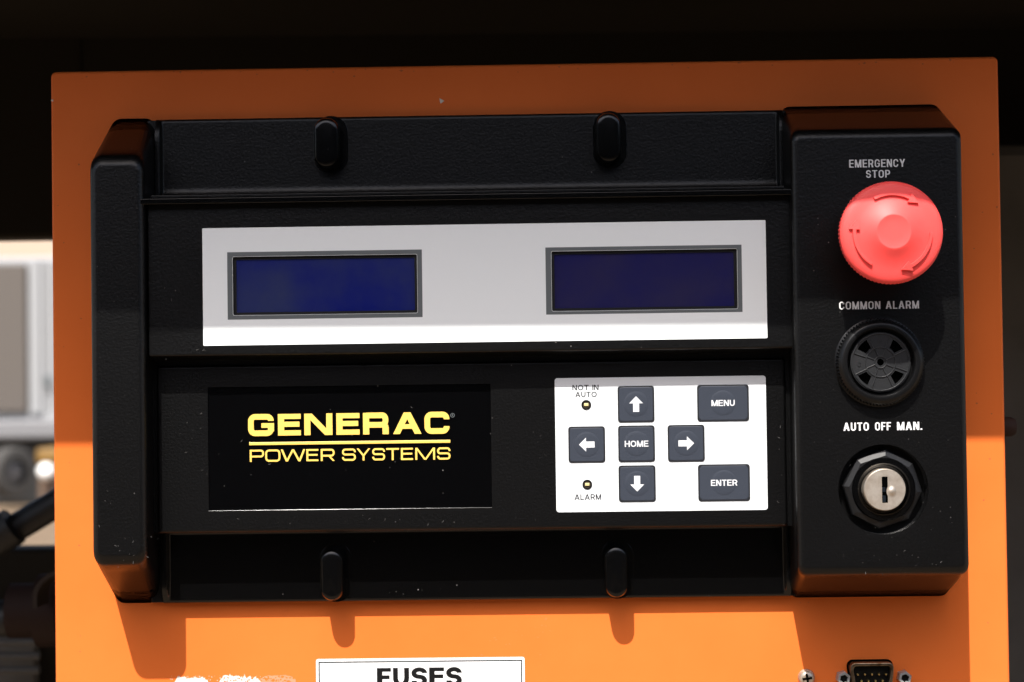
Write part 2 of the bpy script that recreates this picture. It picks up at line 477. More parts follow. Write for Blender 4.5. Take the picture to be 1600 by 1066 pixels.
# rods and brackets behind the box at lower left
def tube(name, a, b, r, m, parent, n=20):
    a, b = Vector(a), Vector(b); d = b-a
    bm = bmesh.new(); bmesh.ops.create_cone(bm, cap_ends=True, segments=n, radius1=r, radius2=r, depth=d.length)
    q = d.to_track_quat('Z', 'Y').to_matrix().to_4x4()
    bm.transform(q)
    return link(name, bm_me(bm), m, parent, tuple((a+b)/2), None, True)
a = PY(-30, 858, 330); b = PY(110, 774, 330)
t_ = thing('diagonal_brace', (a[0]/1000, .33, a[1]/1000), 'thick black diagonal strut crossing the gap left of the orange box', 'strut'); WL[t_.name] = Vector(t_.location)
tube('strut', (a[0], 330, a[1]), (b[0], 330, b[1]), 8.5, 'bar', t_)
tube('strut_end', (a[0]-6, 322, a[1]-4), (a[0]+22, 322, a[1]+14), 11.5, 'bar', t_)
x0, z0 = PY(-5, 955, 250)
t_ = thing('rusty_pipe', (x0/1000, .25, z0/1000), 'dark rusty pipe stub with a collar, low in the gap left of the orange box', 'pipe'); WL[t_.name] = Vector(t_.location)
xx = [PY(p_, 955, 250)[0] for p_ in (-20, 18, 66, 100)]
tube('pipe', (xx[0], 250, z0-4), (xx[1]+6, 250, z0-4), 10, 'bar', t_)
tube('collar', (xx[1], 250, z0), (xx[2], 250, z0), 15, 'rust', t_)
tube('flange', (xx[2]-1, 250, z0), (xx[3], 250, z0), 20, 'rust', t_)
x0, z0 = PY(72, 920, 230)
t_ = thing('pipe_bracket', (x0/1000, .23, z0/1000-.1), 'dull bent steel bracket standing beside the left edge of the orange box', 'bracket'); WL[t_.name] = Vector(t_.location)
x1, z1 = PY(62, 905, 215); x2, _ = PY(100, 905, 215)
bb = ribbon(rpath([(x1, z1-14), (x1, z1), (x2, z1+5)], 8, 8), 2.2)
me = flat_me([[(p[0]-x1, p[1]-z1) for p in q] for q in bb], 22)
link('hook', me, 'brownbeam', t_, (x1, 228, z1))
wbox('post', x1+2, 236, z1-190, x1+22, 256, z1-18, 'housing', t_, 2)
# ribs of the machine under the sill opening
for k, yp in enumerate((1004, 1026, 1048)):
    a_ = PY(-40, yp, 380); b_ = PY(62, yp-1, 380)
    o = tube('cooling_tube', (a_[0], 380, a_[1]), (b_[0], 380, b_[1]), 2.6, 'sidewall', None)
    tag(o, ['upper', 'middle', 'lowest'][k] + ' of three thin dark tubes at the bottom left corner', 'tube', 'thin tubes low behind the orange box')
xa, za = PY(-60, 940, 405)
wbx = wbox('machine_casing', PY(-80, 940, 412)[0], 405, PY(0, 1300, 412)[1], PY(58, 940, 412)[0], 416, PY(0, 968, 412)[1], 'sidewall', None, 1)
tag(wbx, 'dull dark grey casing low behind the thin tubes at lower left', 'machine')

# distance: trailer with a taupe door, peach wall, wheel and yellow machine
Y1 = 17000
def D(px, py, y=Y1): return PY(px, py, y)
tr = thing('site_trailer', (D(30, 600)[0]/1000, Y1/1000, -1.25), 'light grey site trailer with a taupe door, blurred beyond the gap at left', 'trailer'); WL[tr.name] = Vector(tr.location)
wbox('body', D(-420, 0)[0], Y1, D(0, 688)[1], D(300, 0)[0], Y1+2600, D(0, 402)[1], 'trailer', tr, 40)
wbox('door', D(-40, 0)[0], Y1-60, D(0, 645)[1], D(40, 0)[0], Y1-2, D(0, 404)[1]-60, 'taupe', tr, 20)
wbox('door_frame', D(43, 0)[0], Y1-40, D(0, 648)[1], D(62, 0)[0], Y1-4, D(0, 406)[1], 'trailer', tr, 15)
wbox('panel_joint', D(72, 0)[0], Y1-14, D(0, 640)[1], D(75, 0)[0], Y1-2, D(0, 410)[1], 'rail', tr, 3)
wbox('latch', D(68, 0)[0], Y1-70, D(0, 606)[1], D(75, 0)[0], Y1-3, D(0, 587)[1], 'greyprint', tr, 8)
wbox('skirt_rail', D(-420, 0)[0], Y1-160, D(0, 686)[1], D(300, 0)[0], Y1-5, D(0, 656)[1], 'rail', tr, 30)
wbox('underframe', D(-420, 0)[0], Y1+100, D(0, 790)[1], D(300, 0)[0], Y1+1500, D(0, 690)[1], 'bar', tr, 30)
Y2 = 16400
x, z = PY(20, 738, Y2); r = 40*(700+Y2)/FPX
t_ = thing('trailer_wheel', (x/1000, Y2/1000, z/1000), 'dusty grey wheel under the blurred trailer at the left edge', 'wheel'); WL[t_.name] = Vector(t_.location)
link('tyre', bm_me(lathe_bm([(r*.5, 0), (r*.9, 0), (r, r*.1), (r, r*.5), (r*.9, r*.6), (r*.5, r*.6)], 40)), 'tyre', t_, (x, Y2+80, z), None, True)
link('rim', bm_me(lathe_bm([(r*.52, r*.2), (r*.45, r*.4), (r*.2, r*.5), (0, r*.5)], 40)), 'rim', t_, (x, Y2+80, z), None, True)
t_.rotation_euler = (0, 0, R(56))
x, z = PY(62, 722, 15500)
t_ = thing('yellow_machine', (x/1000, 15.5, -1.25), 'small yellow machine with a bright white lamp, blurred left of the orange box', 'machine'); WL[t_.name] = Vector(t_.location)
wbox('hood', PY(50, 0, 15500)[0], 15500, PY(0, 726, 15500)[1], PY(150, 0, 15500)[0], 16000, PY(0, 702, 15500)[1], 'golden', t_, 30)
wbox('base', PY(53, 0, 15500)[0], 15510, -1250, PY(150, 0, 15500)[0], 16100, PY(0, 728, 15500)[1], 'brownmachine', t_, 30)
bm = bmesh.new(); bmesh.ops.create_uvsphere(bm, u_segments=24, v_segments=14, radius=78)
link('lamp', bm_me(bm), 'whitegloss', t_, (PY(72, 737, 15400)[0], 15400, PY(72, 737, 15400)[1]), None, True)
wl_ = wbox('boundary_wall', -26000, 30000, -1250, 16000, 30300, 5200, 'peach', None, 0)
tag(wl_, 'pale peach wall far beyond the trailer, bright above its roof', 'wall')

# unseen lorry, added so the glossy plastic has something dark to reflect
lo = thing('added_lorry', (0, -4.6, -1.25), 'unseen dark lorry added opposite the orange box for the plastic to reflect', 'lorry'); WL[lo.name] = Vector(lo.location)
wbox('cargo_body', -5200, -7000, -560, 3400, -4600, 1750, 'addedlorry', lo, 30)
wbox('chassis', -5200, -6700, -900, 5600, -4900, -560, 'bar', lo, 20)
wbox('cab', 3600, -6950, -760, 5600, -4650, 1250, 'addedlorry', lo, 120)
wbox('windscreen', 5560, -6700, 200, 5620, -4900, 1000, 'bar', lo, 10)
for wx in (-4100, -2900, 4500):
    link('wheel', bm_me(lathe_bm([(260, 0), (470, 0), (500, 40), (500, 240), (470, 280), (260, 280), (240, 200), (0, 190)], 40)), 'tyre', lo, (wx, -4700, -750), None, True)

# ------------------------------------------------------------------ the orange control box
L0 = sum(P(*q)[0] for q in ((80, 112), (85, 1066)))/2
R0 = sum(P(*q)[0] for q in ((1560, 88), (1578, 1066)))/2
T0 = (P(80, 112)[1]+P(1560, 88)[1])/2
box = thing('control_box', (0, 0, -.33), 'orange painted steel control box behind the black console', 'control box'); WL[box.name] = Vector(box.location)
me = bm_me(frustum_bm((L0, -330, R0, T0), (L0, -330, R0, T0), -120, 0, 2.2, 1.3))
link('steel_shell', me, 'orange', box, (0, 0, 0), None, True, True)
def blotch(cx, cz, r, n, seed):
    rnd = random.Random(seed); ph = [rnd.uniform(0, 6.28) for _ in range(5)]
    return [(cx + r*(1+.28*math.sin(2*a+ph[0])+.22*math.sin(3*a+ph[1])+.16*math.sin(7*a+ph[2]))*math.cos(a),
             cz + r*.8*(1+.28*math.sin(2*a+ph[3])+.22*math.sin(3*a+ph[4])+.16*math.sin(9*a+ph[1]))*math.sin(a)) for a in [2*math.pi*i/n for i in range(n)]]
# paint residue
rnd = random.Random(3)
def patch(xa, xb, top, rag, seed, n=46):
    rn = random.Random(seed); up = []; y = 0
    for i in range(n+1):
        y = y*.55 + rn.gauss(0, rag)
        e = min(i, n-i)/5; e = 1 if e > 1 else e
        up.append(P(xa+(xb-xa)*i/n, top + y + (1-e)*6))
    return up + [P(xb+1, 1085), P(xa-5, 1085)]
pol = [patch(272, 325, 1058.5, 1.1, 1), patch(343, 380, 1057, 1.2, 2, 34), patch(378, 408, 1058.5, 1.8, 5, 34)]
for i in range(90):
    x, z = P(rnd.uniform(266, 412), 1056+abs(rnd.gauss(0, 1))*4); pol.append(blotch(x, z, rnd.uniform(.06, .22), 7, i))
hol = [blotch(*P(rnd.uniform(345, 408), rnd.uniform(1059, 1067)), rnd.uniform(.10, .42), 8, 200+i) for i in range(38)]
link('paint_residue', flat_me(pol, .03, hol), 'chippaint', box, (0, -.05, 0), 'patchy white paint residue at the bottom edge of the picture')
pol = [patch(404, 462, 1056, .5, 9, 30)]
hol = [blotch(*P(rnd.uniform(404, 462), rnd.uniform(1056, 1067)), rnd.uniform(.12, .55), 9, 300+i) for i in range(46)]
link('paint_film', flat_me(pol, .02, hol), mat('thin whitish paint film', (.80, .24, .13), .6), box, (0, -.02, 0))
x, z = P(690, 158)
link('paint_chip', flat_me([[(-.9, 1.2), (-.5, -1.1), (1.1, .0)]], .25), 'chippaint', box, (x, 0, z), 'small white chip above the console')
x, z = P(80, 157)
link('paint_chip', flat_me([blotch(0, 0, .5, 10, 5)], .2), 'chippaint', box, (x+.5, 0, z))
pol = []; rnd = random.Random(11)
for i in range(46):
    px_ = rnd.choice([rnd.gauss(772, 10), rnd.gauss(812, 16), rnd.gauss(842, 10)]); py_ = rnd.uniform(962, 1058)
    if rnd.random() < .45 and not 965 < py_ < 1000: continue
    x, z = P(px_, py_); s_ = rnd.uniform(.10, .34)
    pol.append([(x+(a-x)*1.8, b) for a, b in blotch(x, z, s_, 9, i)])
link('scuff', flat_me(pol, .012), mat('faint scuff', (.58, .15, .035), .6), box, (0, -.01, 0), 'faint brown scuffs above the fuse label')
pol = []; rnd = random.Random(17)
for i in range(64):
    if i < 40: px_ = rnd.uniform(90, 1550); py_ = 112 - (px_-80)*.0162 + abs(rnd.gauss(0, 1))*5 + 3
    elif i < 52: px_ = rnd.uniform(88, 132); py_ = rnd.uniform(250, 1050)
    else: px_ = rnd.uniform(1520, 1566); py_ = rnd.uniform(150, 1050)
    x, z = P(px_, py_); s_ = rnd.uniform(.10, .42)
    pol.append([(x+(a-x)*rnd.uniform(1, 1.3), b) for a, b in blotch(x, z, s_, 9, 500+i)])
gm_ = link('grime_mark', flat_me(pol, .012), mat('brown grime mark', (.36, .085, .022), .7), box, (0, -.01, 0))
gm_['kind'] = 'stuff'
# bolt on the right flank of the box
x, z = P(1572, 667, -30)
bl = link('side_bolt', bm_me(lathe_bm([(3.6, 0), (4.0, 1), (4.0, 5.6), (3.2, 7.2), (0, 7.8)], 24)), 'rust', box, (R0-.2, 12, P(1572, 667, -12)[1]), 'dark rusty round bolt head on the right flank', True)
bl.rotation_euler = (0, 0, R(90))

# ------------------------------------------------------------------ the black console
con = thing('control_console', (0, 0, P(800, 942, 5)[1]/1000), 'black plastic control console with two blue displays, mounted on the orange box', 'control console'); WL[con.name] = Vector(con.location)
# flange sheet
fx0, fx1 = P(232, 563, HB)[0], P(1245, 563, HB)[0]
ft = (P(250, 187, HB)[1]+P(1225, 171, HB)[1])/2; fb = (P(250, 943, HB)[1]+P(1230, 933, HB)[1])/2
frustum('mounting_flange', (fx0, fb+.2, fx1, ft-.2), (fx0, fb+.2, fx1, ft-.2), 0, 3.6, 'plastic', con, 0, .4)
# left rail
cx0 = (P(138, 250, HC)[0]+P(143, 875, HC)[0])/2; cx1 = (P(223, 250, HC)[0]+P(232, 878, HC)[0])/2
ct = P(180, 247, HC)[1]; cb = P(185, 879, HC)[1]
bt = P(200, 185, 1)[1]; bb_ = P(210, 943, 1)[1]
bx1 = (P(241, 190, 3)[0]+P(250, 940, 3)[0])/2
frustum('side_rail', (cx0-.2, bb_, bx1, bt), (cx0, cb, cx1, ct), 0, HC, 'plastic', con, 4.6, 3.3)
# right column with the switches
tx0 = (P(1239, 205, HT)[0]+P(1251, 895, HT)[0])/2 - 1.1; tx1 = (P(1504, 205, HT)[0]+P(1516, 890, HT)[0])/2
tt = P(1370, 204, HT)[1]; tb = P(1380, 897, HT)[1]
b0 = (P(1230, 175, 2)[0]+P(1237, 930, 2)[0])/2 - 1.6
bt2 = P(1370, 164, 1)[1]; bb2 = P(1370, 933, 1)[1]
kx, kz = P(1380.3, 765, HT)
tower = frustum('switch_column', (b0, bb2, tx1+.2, bt2), (tx0, tb, tx1, tt), 0, HT, 'plastic', con, 3.6, 2.9,
        cut=[cut_cyl(kx, kz, 70/scl(HT), HT-7, HT+3)])
# display housing
dx0 = P(230, 430, HD)[0]; dx1 = P(1239, 430, HD)[0]
dt = (P(232, 317, HD)[1]+P(1235, 302, HD)[1])/2; db = (P(250, 556, HD)[1]+P(1230, 545, HD)[1])/2
def rect(c, h):
    ps = [P(*q, h) for q in c]
    return ((ps[0][0]+ps[3][0])/2, (ps[2][1]+ps[3][1])/2, (ps[1][0]+ps[2][0])/2, (ps[0][1]+ps[1][1])/2)
win = [rect(((364, 402), (652, 397), (652, 489), (364, 493)), HD), rect(((862, 393), (1151, 389), (1153, 482), (862, 487)), HD)]
frustum('display_housing', (dx0-.5, db-3.4, dx1+1, dt+1.5), (dx0, db, dx1, dt), 3, HD, 'plastic', con, .8, 1.3,
        cut=[cut_box(w_[0]-.8, w_[1]-.8, w_[2]+.8, w_[3]+.8, HD-3.2, HD+2) for w_ in win])
# lip over the display housing, running into rail and column
lz1 = (P(240, 309, 33)[1]+P(1240, 298, 33)[1])/2; lz0 = (P(240, 319, 33)[1]+P(1240, 306, 33)[1])/2
lx0 = P(216, 318, 34.4)[0]; lx1 = P(1249, 303, 35.6)[0]
frustum('drip_lip', (lx0+.3, lz0-.2, lx1-.3, lz1+.3), (lx0, lz0, lx1, lz1), 4, 34.4, 'gloss', con, .3, .75)
frustum('inner_lip', (lx0+4, lz1+.4, lx1-5, lz1+2.6), (lx0+4, lz1+.4, lx1-5, lz1+1.6), 4, 31, 'plastic', con, .3, .6)
# lower housing with nameplate and keypad
kx0 = P(245, 700, HK)[0]; kx1 = P(1229, 700, HK)[0]
kt = (P(250, 571, HK)[1]+P(1225, 561, HK)[1])/2; kb = (P(250, 832, HK)[1]+P(1225, 823, HK)[1])/2
np_ = rect(((324.6, 605), (766, 600), (769.7, 794), (325.6, 799.5)), HK)
frustum('keypad_housing', (kx0-.4, kb-1.2, kx1+.4, kt+.4), (kx0, kb, kx1, kt), 3, HK, 'plastic', con, 1.2, 1.1,
        cut=[cut_box(np_[0], np_[1], np_[2], np_[3], HK-.7, HK+2)])
frustum('keypad_housing_base', (fx0+.5, kb-.5, fx1-.5, kt+5), (fx0+.5, kb-.5, fx1-.5, kt+5), 3, HK-2.2, 'plastic', con, 0, .6)
# trays above and below
def tray(x0, x1, zo, zi, rim_r, side_r):
    """zo: open edge, zi: edge where it turns up to the housing"""
    hx = []
    n = 14
    xs = [x0-1.8, x0-1, x0-side_r*.35] + [x0 + side_r*2*i/8 for i in range(9)] + [x0 + 6 + (x1-x0-12)*i/24 for i in range(25)] + [x1 - side_r*2*(8-i)/8 for i in range(9)] + [x1+side_r*.35, x1+1, x1+1.8]
    L_ = abs(zi-zo); sg = 1 if zi > zo else -1
    ds = [0, .25, .6, 1.1, 1.8, 3, 6, 10] + [10+(L_-10-rim_r*1.15)*i/6 for i in range(1, 7)] + [L_-rim_r*(1-math.sin(i/10*math.pi/2))*1.0 for i in range(0, 11)] + [L_+.4]
    ds = sorted(set(ds))
    bm = bmesh.new(); grid = []
    for d in ds:
        r_ = []
        for x in xs:
            e = min(x-x0, x1-x)                          # distance inside from the side steps
            h = HB
            k = L_-d                                      # distance to the housing
            if k < rim_r: q = max(k, 0); h += (rim_r - math.sqrt(max(0, rim_r**2-(rim_r-q)**2)))*1.15
            corner = 3.0 if d > 3 else 0
            if e < 1.2:
                u = min(1, (1.2-e)/1.4); h = max(h, HB + 2.4*(u*u*(3-2*u))*min(1, max(0, d-1)/3.5))
            if d < 1.2: h -= 1.2 - math.sqrt(max(0, 1.2**2-(1.2-d)**2))
            r_.append(bm.verts.new((x, -h, zo + sg*d)))
        grid.append(r_)
    for A, B in zip(grid, grid[1:]):
        for i in range(len(xs)-1): bm.faces.new((A[i], A[i+1], B[i+1], B[i]))
    # skirt along the open edge
    low = [bm.verts.new((v_.co.x, 0, v_.co.z)) for v_ in grid[0]]
    for i in range(len(xs)-1): bm.faces.new((low[i], low[i+1], grid[0][i+1], grid[0][i]))
    return bm_me(bm)
tx_0 = P(251, 240, HB)[0]; tx_1 = P(1217, 240, HB)[0]
me = tray(tx_0, tx_1, ft, lz1-.4+1.6, 5.8, 1.)
link('upper_tray', me, 'plastic', con, (0, 0, 0), None, True)
bx_0 = P(262, 890, HB)[0]; bx_1 = P(1228, 890, HB)[0]
me = tray(bx_0, bx_1, fb, kb-.6, 1.6, 1.)
link('lower_tray', me, 'gloss', con, (0, 0, 0), None, True)
# four pill shaped tabs
def tab(px, py0, py1, wp, h=14.5):
    x, za_ = P(px, py0, h); _, zb = P(px, py1, h); w_ = wp/scl(h)/2
    zc = (za_+zb)/2; hl = (za_-zb)/2
    def ring(r, hh, l):
        out = []
        for i in range(40):
            a = 2*math.pi*i/40; out.append((r*math.cos(a), -hh, r*math.sin(a) + (l-r if math.sin(a) >= 0 else -(l-r))))
        return out
    bm = bmesh.new(); rs = []
    for (dr, hh) in ((.9, 0), (.55, 7), (.5, h-2.0), (.3, h-1.1), (-.15, h-.4), (-.9, h-.1), (-1.8, h)):
        rs.append([bm.verts.new(q) for q in ring(w_-.5+dr, hh, hl-.5+dr)])
    for A, B in zip(rs, rs[1:]):
        for i in range(40): bm.faces.new((A[i], A[(i+1) % 40], B[(i+1) % 40], B[i]))
    bm.faces.new(rs[-1])
    t = link('tab', bm_me(bm), 'gloss', con, (x, 0, zc), None, True)
    # low collar moulded round the tab
    k = [[(q[0], q[2]) for q in ring(w_+1.9, 0, hl+1.6)]]
    link('tab_collar', bev_flat(k, HB-3.2+.18, .16), 'gloss', t, (x+.8, -3.2, zc+.2), None)
def bev_flat(polys, th, bev, holes=()):
    me = flat_me(polys, th, holes)
    bm = bmesh.new(); bm.from_mesh(me); bmesh.ops.remove_doubles(bm, verts=bm.verts, dist=1e-4)
    es = [e for e in bm.edges if len(e.link_faces) == 2 and e.calc_face_angle(0) > R(60) and all(abs(v.co.y+th) < 1e-4 for v in e.verts)]
    bmesh.ops.bevel(bm, geom=es, offset=bev, segments=2, profile=.5, affect='EDGES', clamp_overlap=True)
    bm.to_mesh(me); bm.free(); return me
tab(509, 183, 262, 40); tab(950.5, 175, 254, 39); tab(517.5, 860, 940, 36); tab(962.5, 854, 935, 36)

# display overlay: white sheet, printed frames, screens
ov = rect(((317, 357), (1197, 344), (1198, 528), (317, 541)), HD)
frm = [rect(((355.5, 395), (659.5, 389.5), (660, 495), (355.5, 500.5)), HD), rect(((852.5, 388), (1158.5, 381.5), (1160, 487), (853, 492.5)), HD)]
ocx, ocz = (ov[0]+ov[2])/2, (ov[1]+ov[3])/2
rel = lambda r, g=0: (r[0]-ocx-g, r[1]-ocz-g, r[2]-ocx+g, r[3]-ocz+g)
over = link('display_overlay', flat_me([rrect(*rel(ov), .35, 3)], .22, [rrect(*rel(w_), .6, 4) for w_ in win]), 'white', con, (ocx, -HD, ocz))
for i, (f_, w_) in enumerate(zip(frm, win)):
    link('printed_frame', flat_me([rrect(*rel(f_), .1, 2)], .03, [rrect(*rel(w_, .12), .7, 4)]), 'greyprint', over, (ocx, -HD-.22, ocz))
    sc = link('screen', box_me(w_[0]-ocx+.1, -.6, w_[1]-ocz+.1, w_[2]-ocx-.1, 0, w_[3]-ocz-.1, .15), ['lcdblue', 'lcdviolet'][i], over, (ocx, -HD+2.2, ocz), ['deep blue screen', 'violet blue screen'][i])
    link('screen_bezel', flat_me([rrect(*rel(w_, .7), .5, 3)], .5, [rrect(*rel(w_, -1.1), .5, 4)]), 'bezel', over, (ocx, -HD+1.62, ocz))

# nameplate with raised lettering
nx, nz = (np_[0]+np_[2])/2, (np_[1]+np_[3])/2
HN = HK-.7
plate = link('nameplate', box_me(-(np_[2]-np_[0])/2+.08, -.12, -(np_[3]-np_[1])/2+.25, (np_[2]-np_[0])/2-.08, 0, (np_[3]-np_[1])/2-.08, .04, 1), 'plate', con, (nx, -HN+.02, nz))
z8 = lambda a: 340 + a/4
sp = [(188, 352), (377, 520), (542, 718), (743, 888), (910, 1070), (1098, 1275), (1293, 1452)]
row('GENERAC', [(z8(a), z8(b)) for a, b in sp], 387, 703, 620+170/4, 33.6, HN+.1, .285, .235, .20, .20, 'yellow', plate, .55, .16)
sp = [(200, 290), (297, 392), (395, 548), (555, 630), (645, 732), (778, 865), (870, 955), (967, 1048), (1055, 1135), (1147, 1222), (1237, 1360), (1373, 1457)]
row('POWERSYSTEMS', [(z8(a), z8(b)) for a, b in sp], 390, 704.2, 620+362/4, 18.8, HN+.1, .155, .14, .24, .24, 'yellow', plate, .4, .07)
xa, za = P(546.5, 691.7, HN+.1); k = scl(HN)
link('underline', bev_flat([rrect(-157.4/k, -2.3/k, 157.4/k, 2.3/k)], .5, .14), 'yellow', plate, (xa, -HN-.1, za))
tube('glinting_edge', (np_[0]+.1, -HK+.22, np_[1]+.12), (np_[2]-.1, -HK+.22, np_[1]+.12), .26, 'gloss', plate, 16)
xa, za = P(707, 649, HN+.1)
pol = ribbon(circ(0, 0, .75, 24), .16, True) + [[(a*.75-.22, b*.75-.36) for a, b in q] for q in glyph('R', .62, .18, .16, .3, .3)]
link('trademark_ring', flat_me(pol, .1), 'greyprint', plate, (xa, -HN-.1, za))

# keypad
kr = rect(((866.5, 591.5), (1196.5, 586.5), (1199.5, 796), (869.5, 801.5)), HK)
kcx, kcz = (kr[0]+kr[2])/2, (kr[1]+kr[3])/2
led_px = [(916, 632.7), (917.6, 757.2)]
kh = HK+.25
leds = [P(*q, kh) for q in led_px]
pad = link('keypad', bev_flat([rrect(kr[0]-kcx, kr[1]-kcz, kr[2]-kcx, kr[3]-kcz, 1.1, 5)], .25, .08, [circ(x-kcx, z-kcz, 1.7, 32) for x, z in leds]), 'keypadwhite', con, (kcx, -HK, kcz))
for (x, z) in leds:
    lr = link('led_collar', bm_me(lathe_bm([(1.9, 0), (1.9, .22), (1.72, .38), (1.5, .36), (1.38, .12), (1.38, -.3)], 36)), 'insul', pad, (x, -kh, z), None, True)
    link('led_well', bm_me(lathe_bm([(1.42, .05), (0, .05)], 28)), 'ledwell', lr, (x, -kh, z))
    link('led_lens', box_me(-.85, -.5, -.5, .85, 0, .62, .14), 'led', lr, (x, -kh, z))
def arrow(d, wx, wz):
    s = wx/2; p = [(0, s), (s*.96, 0.02*s), (s*.42, .02*s), (s*.42, -s*1.16), (-s*.42, -s*1.16), (-s*.42, .02*s), (-s*.96, .02*s)]
    p = [(x, z+.08*s) for x, z in p]
    a = {'u': 0, 'd': 180, 'l': 90, 'r': -90}[d]; c, s_ = math.cos(R(a)), math.sin(R(a))
    return [[(x*c-z*s_, x*s_+z*c) for x, z in p]]
def button(px, py, wp, hp, kind):
    x, z = P(px, py, kh+.3); k = scl(kh); w_, h_ = wp/k/2, hp/k/2
    o = link('key_button', bev_flat([rrect(-w_, -h_, w_, h_, 1.15, 5)], .22, .06), 'keyedge', pad, (x, -kh, z), None)
    # raised face with a shallow round dome pressed in its middle
    bm = bmesh.new(); n = 48; rs = []
    a_, b_ = w_-.52, h_-.52
    sq = []
    for i in range(n):
        a = 2*math.pi*i/n + math.pi/n*0; c, s = math.cos(a), math.sin(a)
        m_ = min(a_/abs(c) if abs(c) > 1e-6 else 9e9, b_/abs(s) if abs(s) > 1e-6 else 9e9)
        qx, qz = c*m_, s*m_; r0 = .8
        if abs(qx) > a_-r0 and abs(qz) > b_-r0:
            cx_, cz_ = math.copysign(a_-r0, qx), math.copysign(b_-r0, qz)
            v_ = Vector((qx-cx_, qz-cz_)); v_ = v_.normalized()*r0 if v_.length else v_; qx, qz = cx_+v_.x, cz_+v_.y
        sq.append((qx, qz))
    rs.append([bm.verts.new((x_, -.20, z_)) for x_, z_ in sq])
    rs.append([bm.verts.new((x_*.97, -.27, z_*.97)) for x_, z_ in sq])
    rd = 20/k
    for rr, hh in ((rd, .27), (rd*.93, .35), (rd*.8, .40), (rd*.6, .44), (rd*.3, .46)):
        rs.append([bm.verts.new((rr*math.cos(2*math.pi*i/n), -hh, rr*math.sin(2*math.pi*i/n))) for i in range(n)])
    for A, B in zip(rs, rs[1:]):
        for i in range(n): bm.faces.new((A[i], A[(i+1) % n], B[(i+1) % n], B[i]))
    bm.faces.new(rs[-1])
    kf_ = link('key_face', bm_me(bm), 'key', o, (x, -kh, z), None, True)
    for pg in kf_.data.polygons:
        if pg.index < 2*n: pg.use_smooth = False
    if kind in 'udlr':
        link('arrow_symbol', flat_me(arrow(kind, 22.5/k, 25/k), .05), 'keytext', o, (x, -kh-.46, z), 'white arrow pointing ' + {'u': 'up', 'd': 'down', 'l': 'left', 'r': 'right'}[kind])
    else:
        me = flat_me(word_polys(kind, 'bold', {'MENU': 36.3, 'HOME': 36.8, 'ENTER': 41}[kind]/k, 9.4/k), .05)
        link('lettering', me, 'keytext', o, (x, -kh-.46, z))
    o['label'] = {'u': 'grey key with up arrow', 'd': 'grey key with down arrow', 'l': 'grey key with left arrow', 'r': 'grey key with right arrow'}.get(kind, 'grey key reading ' + kind)
    return o
button(993.8, 631.5, 57, 57, 'u'); button(1129.8, 629.8, 80.5, 57.3, 'MENU'); button(916.8, 694.8, 57.3, 56.6, 'l')
button(994.6, 693.5, 57.1, 57, 'HOME'); button(1072.2, 692.8, 57.4, 57.4, 'r'); button(995.6, 755.9, 57.6, 57, 'd'); button(1131.4, 754.4, 80.6, 57.4, 'ENTER')
word('NOT IN', 914.8, 605.7, 41, 8.3, kh, 'light', 'darktext', pad, .04, space=.35)
word('AUTO', 915.6, 616.6, 33.6, 8.5, kh, 'light', 'darktext', pad, .04)
word('ALARM', 918.4, 776.8, 41.6, 8.8, kh, 'light', 'darktext', pad, .04)

# column lettering
word('EMERGENCY', 1370.5, 255.3, 87, 12.2, HT, 'cond', 'whitetext', con, .04)
word('STOP', 1372, 271.9, 37.6, 11.8, HT, 'cond', 'whitetext', con, .04)
word('COMMON ALARM', 1373.5, 476.9, 124, 12, HT, 'cond', 'whitetext', con, .04, space=.30)
word('AUTO', 1337.7, 666.8, 39.6, 12.6, HT, 'condb', 'whitetext', con, .04)
word('OFF', 1379.6, 666.2, 25, 12.6, HT, 'condb', 'whitetext', con, .04)
word('MAN.', 1421.2, 665.7, 39, 12.6, HT, 'condb', 'whitetext', con, .04, gap=.11)

# emergency stop
ex, ez = P(1394.3, 363, 60)
es_ = link('emergency_stop', bm_me(lathe_bm([(15.5, 0), (15.5, 2.4), (14.6, 3.2), (12.2, 3.4), (12.2, 6), (11, 6.4), (11, 14), (13, 17)], 64)), 'buzzdark', con, (ex, -HT, ez), 'red mushroom emergency stop button', True)
def capprof():
    p = [(12.5, 0), (18.0, .4)]
    p += [(18.6, .8), (18.9, 1.6), (18.9, 4.6), (18.8, 5.3), (18.4, 6.0), (17.7, 6.5), (16.6, 6.9), (15.0, 7.2), (13.5, 7.45), (12, 7.8), (10, 8.5), (8.2, 9.35), (6.8, 10.1), (6.35, 10.3), (6.15, 10.36), (5.9, 10.3), (3, 10.25), (0, 10.25)]
    return p
link('mushroom_cap', bm_me(lathe_bm(capprof(), 160, teeth={2: .25, 3: .35, 4: .35})), 'red', es_, (ex, -HT-16.5, ez), None, True)
ch = HT+16.5
def cap_h(r):
    pr_ = [(6.35, 10.3), (8.2, 9.35), (10, 8.5), (12, 7.8), (13.5, 7.45), (15.0, 7.2), (16.6, 6.9), (17.7, 6.5)]
    for (a, ha), (b, hb) in zip(pr_, pr_[1:]):
        if a <= r <= b: return ha + (hb-ha)*(r-a)/(b-a)
    return pr_[0][1] if r < 6.35 else 9.1
